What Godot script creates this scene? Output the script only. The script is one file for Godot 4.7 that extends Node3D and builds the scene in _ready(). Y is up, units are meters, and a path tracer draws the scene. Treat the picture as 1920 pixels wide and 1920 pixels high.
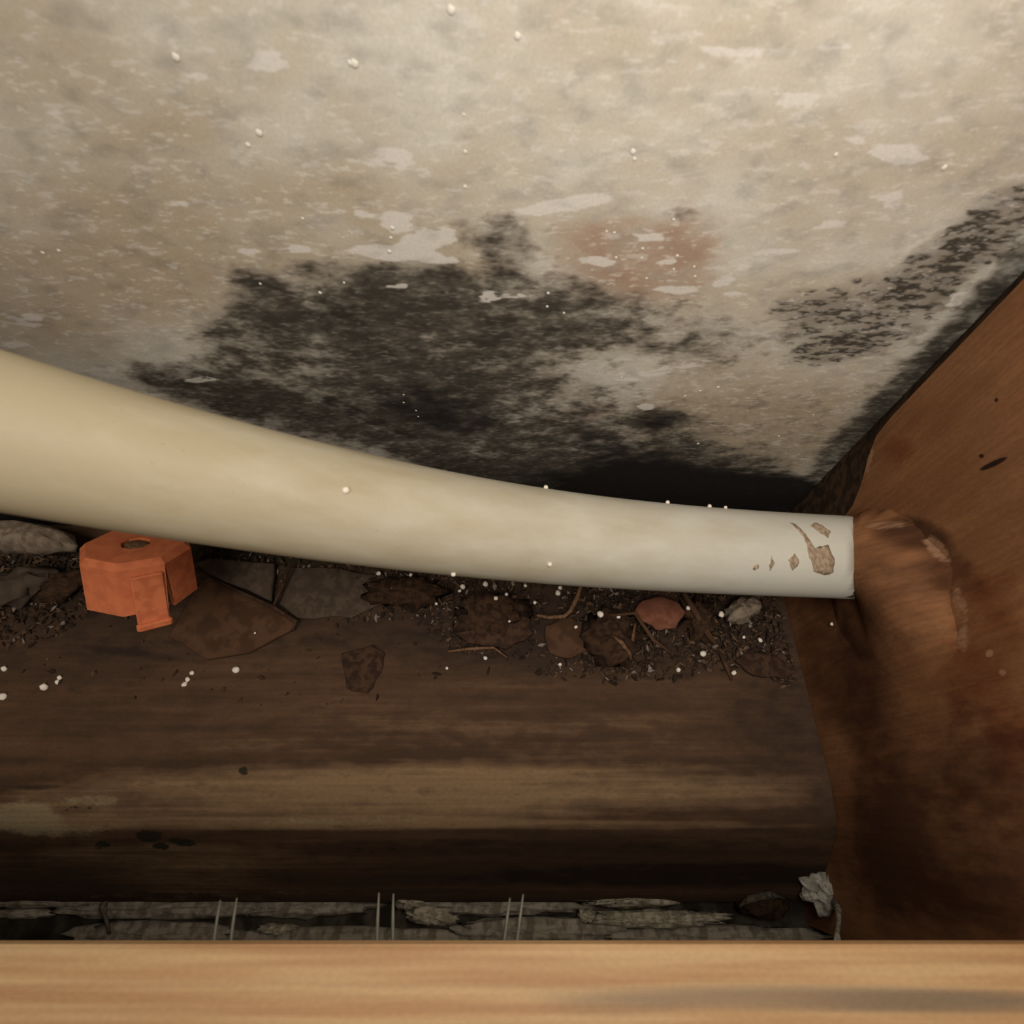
extends Node3D
# A phone torch looks down into an opened wall cavity: mould-stained wallboard behind, a rough bottom plate, a stud with a plastic pipe, and the clean edge of a board in front.

const ROOM_TOP := 0.30
const WALL_Z := -0.10
const STUD_X := 0.106
const BOARD_Y := 0.07
const BOARD_Z := 0.0243

var rng := RandomNumberGenerator.new()
var mats := {}


func _ready() -> void:
	rng.seed = 20240611
	camera_and_light()
	build_wall()
	build_floor()
	build_plate()
	build_stud()
	build_board()
	build_pipe()
	build_cap()
	build_corner_debris()
	build_gap_debris()
	build_staples()
	build_crumbs()


func camera_and_light() -> void:
	var cam := Camera3D.new()
	cam.name = "camera"
	cam.fov = rad_to_deg(2.0 * atan(960.0 / 1010.0))
	cam.near = 0.005
	cam.far = 10.0
	cam.position = Vector3(0, 0.2, 0)
	cam.rotation = Vector3(deg_to_rad(-62.0), 0, 0)
	var lens := CameraAttributesPhysical.new()
	lens.frustum_focal_length = 12.0 * 1010.0 / 960.0
	lens.frustum_focus_distance = 0.17
	lens.exposure_aperture = 14.0
	cam.attributes = lens
	add_child(cam)
	cam.make_current()
	var env := Environment.new()
	env.background_mode = Environment.BG_COLOR
	env.background_color = Color(0.20, 0.18, 0.155)
	env.background_energy_multiplier = 1.0
	env.tonemap_mode = Environment.TONE_MAPPER_LINEAR
	env.tonemap_exposure = 0.95
	env.sdfgi_enabled = true
	env.ssao_enabled = true
	env.ssil_enabled = true
	var we := WorldEnvironment.new()
	we.name = "environment"
	we.environment = env
	add_child(we)
	var torch := OmniLight3D.new()      # the torch held beside the lens
	torch.name = "torch_light"
	torch.position = Vector3(0.03, 0.23, -0.012)
	torch.light_color = Color(1.0, 0.975, 0.945)
	torch.light_energy = 0.0135
	torch.light_size = 0.018
	torch.omni_range = 3.0
	torch.omni_attenuation = 2.0
	torch.shadow_enabled = true
	add_child(torch)
	var fill_lamp := AreaLight3D.new()       # added fill lamp above the opening, evens out the wall
	fill_lamp.name = "fill_light"
	fill_lamp.position = Vector3(-0.08, 0.75, 0.28)
	fill_lamp.area_size = Vector2(0.35, 0.35)
	add_child(fill_lamp)
	fill_lamp.look_at(Vector3(0.0, 0.05, -0.05), Vector3(0, 0, -1))
	fill_lamp.light_color = Color(1.0, 0.96, 0.91)
	fill_lamp.light_energy = 0.32
	fill_lamp.area_range = 4.0
	fill_lamp.shadow_enabled = true


# ---------------------------------------------------------------- helpers

func named(node: Node3D, called: String, parent: Node = self) -> void:
	var base := called
	var k := 0
	while parent.has_node(NodePath(called)):
		k += 1
		called = "%s_%03d" % [base, k]
	node.name = called
	parent.add_child(node, true)


func tag(node: Node3D, label: String, category := "", group := "", kind := "") -> void:
	if label:
		node.set_meta("label", label)
	if category:
		node.set_meta("category", category)
	if group:
		node.set_meta("group", group)
	if kind:
		node.set_meta("kind", kind)


func put(called: String, mesh: Mesh, mat: Material, parent: Node = self) -> MeshInstance3D:
	var o := MeshInstance3D.new()
	o.mesh = mesh
	o.material_override = mat
	o.cast_shadow = GeometryInstance3D.SHADOW_CASTING_SETTING_ON
	named(o, called, parent)
	return o


func base(called: String, at: Vector3) -> Node3D:
	var o := Node3D.new()
	o.position = at
	named(o, called)
	return o


func flat_mat(called: String, c: Color, rough := 0.85) -> StandardMaterial3D:
	if not mats.has(called):
		var m := StandardMaterial3D.new()
		m.resource_name = called
		m.albedo_color = c
		m.roughness = rough
		m.metallic_specular = 0.35
		mats[called] = m
	return mats[called]


# A material with fine mottling in the thing's own axes; PER is repeats per metre.
func mottled(called: String, a: Color, b: Color, per: float, rough := 0.9, octaves := 4, bump := 0.03) -> StandardMaterial3D:
	if not mats.has(called):
		var m := StandardMaterial3D.new()
		m.resource_name = called
		var n := noise_image(256, 256, 40.0, 40.0, hash(called) % 1000, octaves, true)
		var im := Image.create(256, 256, false, Image.FORMAT_RGB8)
		for y in 256:
			for x in 256:
				im.set_pixel(x, y, a.lerp(b, smoothstep(0.3, 0.7, n[y * 256 + x] / 255.0)))
		m.albedo_texture = ImageTexture.create_from_image(im)
		m.uv1_triplanar = true
		m.uv1_scale = Vector3.ONE * per
		m.roughness = rough
		m.metallic_specular = 0.3
		m.heightmap_enabled = true
		m.heightmap_texture = m.albedo_texture
		m.heightmap_scale = bump
		mats[called] = m
	return mats[called]


# Noise as bytes; its features are PX texels wide and PY texels high.
func noise_image(w: int, h: int, px: float, py: float, seed_: int, octaves := 4, seamless := false) -> PackedByteArray:
	var n := FastNoiseLite.new()
	n.seed = seed_
	n.noise_type = FastNoiseLite.TYPE_SIMPLEX_SMOOTH
	n.fractal_octaves = octaves
	n.fractal_gain = 0.55
	var lw := w
	var lh := h
	if px > py:
		n.frequency = 1.0 / py
		lw = maxi(8, int(w * py / px))
	else:
		n.frequency = 1.0 / px
		lh = maxi(8, int(h * px / py))
	var im: Image = n.get_seamless_image(lw, lh) if seamless else n.get_image(lw, lh)
	if lw != w or lh != h:
		im.resize(w, h, Image.INTERPOLATE_CUBIC)
	im.convert(Image.FORMAT_L8)
	return im.get_data()


# Soft ellipses [cx, cy, ax, ay, bx, by, amount] in millimetres, added into a coarse map and enlarged to W x H bytes (255 = 2.0).
func blob_map(blobs: Array, x0: float, y1: float, wmm: float, hmm: float, w: int, h: int) -> PackedByteArray:
	var lw := 480
	var lh := int(480.0 * hmm / wmm)
	var f := PackedFloat32Array()
	f.resize(lw * lh)
	var s := wmm / lw
	for b in blobs:
		var det: float = b[2] * b[5] - b[3] * b[4]
		var ex: float = sqrt(b[2] * b[2] + b[4] * b[4]) * 1.35
		var ey: float = sqrt(b[3] * b[3] + b[5] * b[5]) * 1.35
		for j in range(maxi(0, int((y1 - b[1] - ey) / s)), mini(lh, int((y1 - b[1] + ey) / s) + 1)):
			var dy: float = y1 - (j + 0.5) * s - b[1]
			for i in range(maxi(0, int((b[0] - ex - x0) / s)), mini(lw, int((b[0] + ex - x0) / s) + 1)):
				var dx: float = x0 + (i + 0.5) * s - b[0]
				var u: float = (dx * b[5] - dy * b[4]) / det
				var v: float = (dy * b[2] - dx * b[3]) / det
				var r := sqrt(u * u + v * v)
				if r < 1.35:
					var k: float = b[6] * (1.0 - smoothstep(0.45, 1.35, r))
					f[j * lw + i] = f[j * lw + i] + k * (1.0 - 0.5 * f[j * lw + i])
	var bytes := PackedByteArray()
	bytes.resize(lw * lh)
	for i in lw * lh:
		bytes[i] = clampi(int(f[i] * 127.5), 0, 255)
	var im := Image.create_from_data(lw, lh, false, Image.FORMAT_L8, bytes)
	im.resize(w, h, Image.INTERPOLATE_CUBIC)
	return im.get_data()


func mix3(c: Vector3, d: Vector3, k: float) -> Vector3:
	return c + (d - c) * k


func step01(a: float, b: float, x: float) -> float:
	return clampf((x - a) / (b - a), 0.0, 1.0)


func picture(called: String, w: int, h: int, rgb: PackedByteArray, rough: float, bump := 0.0, spec := 0.3) -> StandardMaterial3D:
	var im := Image.create_from_data(w, h, false, Image.FORMAT_RGB8, rgb)
	var m := StandardMaterial3D.new()
	m.resource_name = called
	m.albedo_texture = ImageTexture.create_from_image(im)
	m.roughness = rough
	m.metallic_specular = spec
	if bump > 0.0:
		m.heightmap_enabled = true
		m.heightmap_texture = m.albedo_texture
		m.heightmap_scale = bump
	mats[called] = m
	return m


class Shape:
	var st := SurfaceTool.new()

	func _init(smooth := true) -> void:
		st.begin(Mesh.PRIMITIVE_TRIANGLES)
		st.set_smooth_group(0 if smooth else -1)

	func tri(a: Vector3, b: Vector3, c: Vector3, ua := Vector2.ZERO, ub := Vector2.ZERO, uc := Vector2.ZERO) -> void:   # counter-clockwise from outside
		for k in [[a, ua], [c, uc], [b, ub]]:
			st.set_uv(k[1])
			st.add_vertex(k[0])

	func quad(a: Vector3, b: Vector3, c: Vector3, d: Vector3, ua := Vector2.ZERO, ub := Vector2.ZERO, uc := Vector2.ZERO, ud := Vector2.ZERO) -> void:
		tri(a, b, c, ua, ub, uc)
		tri(a, c, d, ua, uc, ud)

	func rows(r: Array, uv: Array = [], wrap := false) -> void:      # a skin through rows of points
		for j in r.size() - 1:
			var n: int = r[j].size()
			for i in n if wrap else n - 1:
				var k := (i + 1) % n
				if uv.is_empty():
					quad(r[j][i], r[j][k], r[j + 1][k], r[j + 1][i])
				else:
					quad(r[j][i], r[j][k], r[j + 1][k], r[j + 1][i], uv[j][i], uv[j][k], uv[j + 1][k], uv[j + 1][i])

	func fan(ring: Array, middle: Vector3) -> void:
		for i in ring.size():
			tri(middle, ring[i], ring[(i + 1) % ring.size()])

	func box(lo: Vector3, hi: Vector3, cham := 0.0) -> void:
		var c := cham
		var ring := func(y: float, e: float) -> Array:
			return [Vector3(lo.x + e, y, hi.z - e - c), Vector3(lo.x + e + c, y, hi.z - e), Vector3(hi.x - e - c, y, hi.z - e), Vector3(hi.x - e, y, hi.z - e - c),
				Vector3(hi.x - e, y, lo.z + e + c), Vector3(hi.x - e - c, y, lo.z + e), Vector3(lo.x + e + c, y, lo.z + e), Vector3(lo.x + e, y, lo.z + e + c)]
		var r: Array = [ring.call(lo.y, c), ring.call(lo.y + c, 0.0), ring.call(hi.y - c, 0.0), ring.call(hi.y, c)]
		rows(r, [], true)
		fan(r[3], (Vector3(lo.x, hi.y, lo.z) + hi) / 2)
		var low: Array = r[0].duplicate()
		low.reverse()
		fan(low, (lo + Vector3(hi.x, lo.y, hi.z)) / 2)

	func done() -> ArrayMesh:
		st.generate_normals()
		return st.commit()


# A lump: a sphere pulled to RADII with noise of strength ROUGH.
func lump(radii: Vector3, rough: float, seed_: int, rings := 9, segs := 14, freq := 1.1) -> ArrayMesh:
	var n := FastNoiseLite.new()
	n.seed = seed_
	n.frequency = freq
	n.fractal_octaves = 3
	var r := []
	for j in rings + 1:
		var row := []
		var lat := PI * j / rings - PI / 2
		for i in segs:
			var lon := -TAU * i / segs
			var d := Vector3(cos(lat) * cos(lon), sin(lat), cos(lat) * sin(lon))
			row.append(d * radii * (1.0 + rough * n.get_noise_3dv(d * 1.3)))
		r.append(row)
	var s := Shape.new()
	s.rows(r, [], true)
	return s.done()


# A tube through points with a radius at each, closed at both ends.
func tube(path: Array, radii: Array, segs := 8, rough := 0.0, seed_ := 0) -> ArrayMesh:
	var n := FastNoiseLite.new()
	n.seed = seed_
	n.frequency = 0.9
	var r := []
	var side := Vector3.ZERO
	for j in path.size():
		var t: Vector3 = (path[mini(j + 1, path.size() - 1)] - path[maxi(j - 1, 0)]).normalized()
		if side == Vector3.ZERO:
			side = t.cross(Vector3.UP if absf(t.y) < 0.9 else Vector3.RIGHT).normalized()
		side = (side - t * side.dot(t)).normalized()
		var up := t.cross(side)
		var row := []
		for i in segs:
			var a := TAU * i / segs
			var k: float = radii[j] * (1.0 + rough * n.get_noise_2d(j * 1.7, i * 1.3))
			row.append(path[j] + (side * cos(a) + up * sin(a)) * k)
		r.append(row)
	var s := Shape.new()
	s.rows(r, [], true)
	var first: Array = r[0].duplicate()
	first.reverse()
	s.fan(first, path[0])
	s.fan(r[-1], path[-1])
	return s.done()


# A thin flake: an outline in x,z (metres), THICK high, its middle lifted by ARCH, edges jittered by JAG.
func flake(outline: Array, thick: float, arch: float, jag: float, tilt := Vector2.ZERO) -> ArrayMesh:
	var rim := []
	var n := outline.size()
	for i in n:
		var a: Vector2 = outline[i]
		var b: Vector2 = outline[(i + 1) % n]
		for k in 3:
			var p := a.lerp(b, k / 3.0)
			if k:
				p += Vector2(rng.randf_range(-1, 1), rng.randf_range(-1, 1)) * jag
			rim.append(p)
	var mid := Vector2.ZERO
	for p in rim:
		mid += p / rim.size()
	var size := 1e-6
	for p in rim:
		size = maxf(size, p.distance_to(mid))
	var rings_top := []
	for k in [1.0, 0.96, 0.66, 0.33]:
		var row := []
		for p in rim:
			var q: Vector2 = mid.lerp(p, k)
			var lift := arch * (1.0 - (q.distance_to(mid) / size) ** 2) + q.dot(tilt)
			row.append(Vector3(q.x, lift + (thick if k < 1.0 else thick * 0.7), q.y))
		row.reverse()
		rings_top.append(row)
	var under := []
	for p in rim:
		under.append(Vector3(p.x, arch * (1.0 - (p.distance_to(mid) / size) ** 2) + p.dot(tilt), p.y))
	under.reverse()
	var s := Shape.new()
	if signed_area(rim) > 0.0:
		s.rows([under, rings_top[0], rings_top[1], rings_top[2], rings_top[3]], [], true)
		s.fan(rings_top[3], Vector3(mid.x, arch + thick + mid.dot(tilt), mid.y))
		under.reverse()
		s.fan(under, Vector3(mid.x, arch + mid.dot(tilt), mid.y))
	else:
		push_error("outline of a flake runs the wrong way")
	return s.done()


func signed_area(p: Array) -> float:
	var a := 0.0
	for i in p.size():
		a += p[i].cross(p[(i + 1) % p.size()])
	return a


func v2(list: Array) -> Array:       # millimetres to metres
	var out := []
	for p in list:
		out.append(Vector2(p[0], p[1]) / 1000.0)
	return out


func v3(list: Array) -> Array:
	var out := []
	for p in list:
		out.append(Vector3(p[0], p[1], p[2]) / 1000.0)
	return out


# ---------------------------------------------------------------- the setting

func build_wall() -> void:
	const W := 1680
	const H := 1360
	const X0 := -260.0
	const WMM := 420.0
	const HMM := 340.0      # from y = -40 to y = 300; four texels to the millimetre
	var mould := blob_map([[-22.47, 102, 38.26, -7.38, -4.96, -19.53, 0.85], [-64.01, 103.75, 15.02, 0, -5.2, -12.14, 0.75], [-55.6, 114.91, 5.19, -9.05, -5.18, -4.75, 0.6], [-39.21, 121.25, 17.3, 0, -1.6, -5.38, 0.35], [-33.71, 110.34, 14.98, 0, -2.62, -11.09, 0.6], [-1.24, 111.89, 24.31, -5.36, -2.07, -13.78, 0.6], [20.2, 108.74, 15.19, -6.62, -1.77, -12.19, 0.6], [-1.1, 127.03, 5.51, 0, -0.08, -8.64, 0.55], [-6.37, 131.75, 9.55, 0, -0.24, -4.56, 0.35], [6.49, 129.44, 5.41, 0, 0.25, -4.73, 0.25], [33.04, 135.08, 6.19, 0, 0.54, -1.94, 0.35], [-23.94, 82.04, 28.04, -9.43, -4.38, -15.61, 0.6], [-49.17, 77.39, 27.85, -16.35, -6.7, -13.69, 0.7], [-82.69, 84.27, 20.79, -7.8, -6.15, -9.72, 0.7], [6.23, 74.97, 38.95, 0, 0.69, -19.85, 0.6], [-14, 52.94, 40.25, -15.53, -3.48, -18.31, 0.8], [39.11, 49.8, 35.86, -15.79, 0.8, -18.66, 0.75], [52.99, 28.65, 69.38, -11.56, 3.75, -19.53, 1.1], [43.74, 71.22, 9.54, 0, 1.48, -6.14, 0.8], [37.03, 107.12, 14.04, 0, 2.94, -11.6, 0.35], [56.02, 55.99, 15.04, -15.53, -2.74, -13.86, 0.45], [-95.58, 87.51, 6.5, -3.29, -3.11, -4.09, 0.5], [87.26, 36.17, 18.97, 0, 7.36, -18.3, 0.5], [-20.76, 121.25, 13.84, 0, -0.63, -4.03, 0.4], [56.16, 100.22, 18.04, 4.71, 4.44, -8.92, 0.22], [-57.39, 119.2, 6.3, -1.44, -1.97, -3.41, 0.3], [107.89, 122.58, -0.19, 10.66, 5.36, -3.05, 0.7], [108.48, 105.45, -0.31, 16.2, 6.08, -3.91, 0.7], [108.5, 83.16, -0.37, 21.55, 6.59, -4.87, 0.75], [107.69, 54.48, -0.31, 29.6, 8.16, -7.08, 0.8], [-150.39, -7.49, 113.93, 0, -9.11, -15.79, 0.8], [-69.02, 73.74, 20.45, -13.12, -6.29, -10.67, 0.75], [-11.19, 39.75, 26.43, -13.71, -1.99, -10.21, 0.6], [77.99, 67.3, 32.5, 0, 9.07, -21.62, 0.3], [49.47, 100.22, 13.7, 5.62, 5.49, -10.51, 0.25], [101.76, 102, 0.71, 27.99, 8.9, -6.02, 0.32], [70.44, 46.55, 23.71, -6.87, 3.18, -13.03, 0.5], [-162.71, 8.28, 139.16, 0, -5.54, -8.34, 0.8]], X0, 300.0, WMM, HMM, W, H)  # mould clouds, darker base and lower right, painted shade strip along the stud
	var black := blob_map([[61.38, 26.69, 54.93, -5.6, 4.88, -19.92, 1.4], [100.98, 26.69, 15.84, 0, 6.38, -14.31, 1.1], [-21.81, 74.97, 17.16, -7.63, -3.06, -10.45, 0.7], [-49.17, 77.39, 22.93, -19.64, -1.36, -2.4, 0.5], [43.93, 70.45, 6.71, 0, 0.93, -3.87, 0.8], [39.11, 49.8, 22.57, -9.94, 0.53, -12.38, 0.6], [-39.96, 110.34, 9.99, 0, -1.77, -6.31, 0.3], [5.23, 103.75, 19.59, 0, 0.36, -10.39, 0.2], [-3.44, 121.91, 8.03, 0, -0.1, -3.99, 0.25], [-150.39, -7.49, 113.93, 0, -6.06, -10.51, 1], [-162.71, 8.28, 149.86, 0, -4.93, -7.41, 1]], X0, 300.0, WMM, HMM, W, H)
	var rust := blob_map([[28.12, 124.52, 17.41, -4.97, -0.17, -9.93, 0.8], [18.93, 117.8, 13.15, -4.03, -0.52, -6.16, 0.55], [12.98, 129.44, 8.65, 0, 0.62, -5.92, 0.3], [36.43, 130.61, 7.5, 0, 2.07, -6.98, 0.5], [20.16, 72.99, 10.52, 4.37, 1.44, -5.35, 0.85], [13.27, 63.49, 5.97, 0, 0.17, -2.5, 0.9], [56.07, 69.93, 9.61, 0, 2.38, -7.79, 0.3], [-62.6, 120.57, 7.21, -1.65, -2.5, -4.01, 0.3]], X0, 300.0, WMM, HMM, W, H)
	var tan_ := blob_map([[-68.1, 156.99, 23.54, 0, -12.53, -17.7, 0.25], [-35.75, 132.88, 44.17, 0, -3.69, -12.41, 0.45], [-82.3, 120.57, 40.57, 0, -9.39, -15.12, 0.5], [-6.85, 122.58, 9.13, 0, -0.12, -2.37, 0.8], [76.95, 61.81, 40.15, 0, 9.22, -22.93, 0.5], [67.21, 149.28, 27.25, 0, 6.53, -10.09, 0.25], [59.23, 114.91, 18.13, 0, 3.81, -8.89, 0.4], [7.4, 159.09, 31.25, 0, 0.65, -8.26, -0.1], [-20.49, 163.02, 23.64, 0, -1.14, -5.03, -0.1], [-97.37, 120.57, 34.78, 0, -16.39, -22.31, 0.45], [74.74, 67.3, 39, 0, 12.1, -30.08, 0.6], [-59.2, 142.16, 25.23, 0, -6.15, -11.54, 0.2]], X0, 300.0, WMM, HMM, W, H)
	var bare := blob_map([[-26.47, 127.03, 7.53, -0.75, -0.56, -1.96, 0.95], [-17.31, 129.44, 6.53, 1.84, 0.36, -3.43, 1.045], [-21.16, 125.79, 9.82, -0.98, -0.37, -1.5, 0.855], [-23.03, 133.44, 4.19, 0, -0.51, -2.66, 0.76], [10.65, 137.19, 9.87, 1.62, 0.38, -1.54, 1.14], [-38.52, 159.43, 4.51, 0, -0.67, -1.63, 0.76], [-21.67, 145.39, 4.71, 0, -0.45, -2.24, 0.76], [-50.6, 157.49, 3.76, 0, -0.34, -0.64, 0.76], [33.12, 160.77, 6.06, 0, 0.38, -1.05, 0.665], [48.53, 161.42, 3.08, 0.23, 0.41, -0.65, 0.76], [45.75, 154.43, 5.18, 0, 0.63, -1.35, 0.665], [68.5, 145.84, 7.06, -0.87, 0.95, -1.94, 0.855], [58.5, 148.61, 2.74, 0, 0.33, -0.59, 0.76], [54.59, 127.03, 6.44, 0.39, 0.41, -0.86, 0.855], [62.98, 133.11, 5.13, 1.06, 0.45, -0.66, 0.76], [72.68, 137.71, 3.53, 0.71, 1.46, -1.82, 0.665], [27.4, 130.26, 3.51, -0.39, 0.13, -1.04, 1.045], [18.56, 124.52, 4.79, -0.75, 0.02, -1.14, 1.045], [32.05, 124.52, 2.57, 0.43, 0.33, -0.89, 0.95], [36.49, 117.66, 5.39, -0.22, 0.31, -1.28, 1.14], [46.17, 119.48, 2.78, 1.06, 0.55, -0.93, 0.95], [49.42, 116.95, 2.86, 0, 0.21, -0.57, 0.855], [49.07, 123.23, 1.7, 0, 0.34, -0.91, 0.855], [-114.9, 108.74, 4.5, -0.94, -2.02, -2.23, 0.855], [-108.06, 92.64, 5.15, 0.36, -0.76, -1.19, 0.95], [-123.62, 101.12, 3.32, 0, -1.02, -1.25, 0.855], [38.13, 91.64, 14.4, 3.85, 1, -2.78, 0.522], [-24.59, 119.2, 4.68, 0, -0.25, -1.39, 0.475], [-2.4, 115.64, 7.21, 0, -0.04, -2.04, 0.475], [39.29, 76.91, 3.39, 0, 0.37, -1.68, 0.855], [100.93, 114.91, 1.32, 1.92, 2.15, -1.79, 0.57], [-103.23, 82.04, 4.49, 0, -0.82, -1.36, 0.855], [-83.46, 88.56, 7.2, 0, -0.85, -1.67, 0.475], [-77.44, 152.51, 3.96, 0, -0.48, -0.63, 0.57], [-62.86, 137.19, 3.04, 0, -0.34, -0.62, 0.57], [-54.04, 127.03, 2.87, 0, -0.32, -0.74, 0.76], [-43.9, 127.64, 2.74, 0, -0.3, -0.85, 0.855], [-30.97, 135.08, 6.19, 0, -0.34, -1.29, 0.475], [61.94, 140.71, 3.93, 0, 0.38, -0.68, 0.57], [74.21, 152.12, 4.62, 0.82, 0.72, -0.78, 0.475]], X0, 300.0, WMM, HMM, W, H)
	var spots := blob_map([[83.33, 108.74, 17.44, 9.49, 9.61, -11.56, 0.95], [95.53, 131.75, 4.29, 7.86, 8.07, -5.6, 1.15], [90.88, 123.23, 6.89, 8.51, 6.8, -5.65, 0.9], [82.9, 100.22, 11.43, 5.15, 3.62, -4.89, 0.7], [67.56, 112.66, 9.83, 0, 2.94, -6.11, 0.6]], X0, 300.0, WMM, HMM, W, H)
	var big := noise_image(W, H, 130.0, 90.0, 11, 4)
	var mid := noise_image(W, H, 44.0, 24.0, 12, 5)
	var fine := noise_image(W, H, 12.0, 6.0, 13, 3)
	var flat := noise_image(W, H, 44.0, 14.0, 14, 4)
	var dash := noise_image(W, H, 14.0, 4.5, 15, 2)
	var grain := noise_image(W, H, 3.0, 3.0, 16, 2)
	var blot := noise_image(W, H, 26.0, 9.0, 17, 3)
	var out := PackedByteArray()
	out.resize(W * H * 3)
	for i in W * H:
		var m := mid[i] / 255.0
		var f := fine[i] / 255.0
		var t := flat[i] / 255.0
		var d := dash[i] / 255.0
		var bl := blot[i] / 255.0
		var k := clampf(0.42 + (big[i] / 255.0 - 0.5) * 0.7 + (m - 0.5) * 0.3 + (tan_[i] - 30) / 127.0, 0.0, 1.0)
		var c := Vector3(199, 195, 182).lerp(Vector3(172, 158, 136), k)
		c *= 0.95 + 0.07 * m + 0.05 * t
		if rust[i] > 8:
			c = c.lerp(Vector3(160, 134, 114), step01(0.15, 1.0, rust[i] / 127.5 + (m - 0.5) * 0.6 + (f - 0.5) * 0.2) * 0.9)
		# mould grows in ragged clouds, broken by flecks of the paper; shade by the stud is painted likewise
		var a := 0.0
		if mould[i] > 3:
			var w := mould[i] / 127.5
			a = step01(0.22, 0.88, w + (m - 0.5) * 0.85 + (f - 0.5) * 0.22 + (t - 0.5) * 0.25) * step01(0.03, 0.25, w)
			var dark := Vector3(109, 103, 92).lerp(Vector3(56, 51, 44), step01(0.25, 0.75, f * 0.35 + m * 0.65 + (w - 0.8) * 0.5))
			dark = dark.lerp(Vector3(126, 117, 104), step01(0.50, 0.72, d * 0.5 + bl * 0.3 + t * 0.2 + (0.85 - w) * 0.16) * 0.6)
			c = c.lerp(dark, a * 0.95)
		# loose dark colonies beside the stud
		if spots[i] > 12:
			var s := spots[i] / 127.5
			var sp := step01(0.52, 0.66, blot[i] / 255.0 * 0.65 + d * 0.25 + m * 0.1 + (s - 0.8) * 0.22) * step01(0.12, 0.6, s + (m - 0.5) * 0.5)
			c = c.lerp(Vector3(112, 104, 94), step01(0.25, 1.1, s + (m - 0.5) * 1.1) * 0.6)
			c = c.lerp(Vector3(60, 55, 47), sp * 0.88)
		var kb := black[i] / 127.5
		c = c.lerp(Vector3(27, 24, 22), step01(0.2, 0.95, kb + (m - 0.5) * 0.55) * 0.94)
		# pale scars where the face paper has come off
		var e := bare[i] / 127.5
		var scar := step01(0.42, 0.58, e + (m - 0.5) * 0.5 + (t - 0.5) * 0.9 + (bl - 0.5) * 0.8 + (f - 0.5) * 0.2) * step01(0.1, 0.3, e)
		var clear := (1.0 - a * 0.8) * (1.0 - 0.8 * minf(kb, 1.0))
		var loose := maxf(step01(0.64, 0.69, bl * 0.7 + t * 0.3) * 0.45, step01(0.665, 0.71, d * 0.65 + t * 0.35) * 0.6) * clear
		c = c.lerp(Vector3(214, 210, 201), maxf(scar * 0.85, loose))
		c *= 1.0 - 0.08 * step01(0.55, 0.85, 1.0 - m) * clear
		var g := 0.955 + 0.09 * grain[i] / 255.0
		out[i * 3] = clampi(int(c.x * g), 0, 255)
		out[i * 3 + 1] = clampi(int(c.y * g), 0, 255)
		out[i * 3 + 2] = clampi(int(c.z * g), 0, 255)
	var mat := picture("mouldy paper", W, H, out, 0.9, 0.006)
	var s := Shape.new(false)
	var x0 := -0.26
	var x1 := 0.16
	var y0 := -0.04
	var z := WALL_Z
	s.quad(Vector3(x0, y0, z), Vector3(x1, y0, z), Vector3(x1, ROOM_TOP, z), Vector3(x0, ROOM_TOP, z), Vector2(0, 1), Vector2(1, 1), Vector2(1, 0), Vector2(0, 0))
	var zb := z - 0.0127
	var edge := Vector2(0.02, 0.02)
	s.quad(Vector3(x1, y0, zb), Vector3(x0, y0, zb), Vector3(x0, ROOM_TOP, zb), Vector3(x1, ROOM_TOP, zb), edge, edge, edge, edge)
	s.quad(Vector3(x0, ROOM_TOP, z), Vector3(x1, ROOM_TOP, z), Vector3(x1, ROOM_TOP, zb), Vector3(x0, ROOM_TOP, zb), edge, edge, edge, edge)
	s.quad(Vector3(x0, y0, zb), Vector3(x1, y0, zb), Vector3(x1, y0, z), Vector3(x0, y0, z), edge, edge, edge, edge)
	s.quad(Vector3(x0, y0, zb), Vector3(x0, y0, z), Vector3(x0, ROOM_TOP, z), Vector3(x0, ROOM_TOP, zb), edge, edge, edge, edge)
	s.quad(Vector3(x1, y0, z), Vector3(x1, y0, zb), Vector3(x1, ROOM_TOP, zb), Vector3(x1, ROOM_TOP, z), edge, edge, edge, edge)
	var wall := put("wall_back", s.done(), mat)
	tag(wall, "cream wallboard with black mould clouds and pale peeling spots behind the pipe", "", "", "structure")
	# drops of dried plaster stuck to the paper
	var drop := lump(Vector3(1, 1, 0.35), 0.25, 5, 6, 8)
	var white := flat_mat("plaster drop", Color(0.86, 0.84, 0.79), 0.6)
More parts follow.
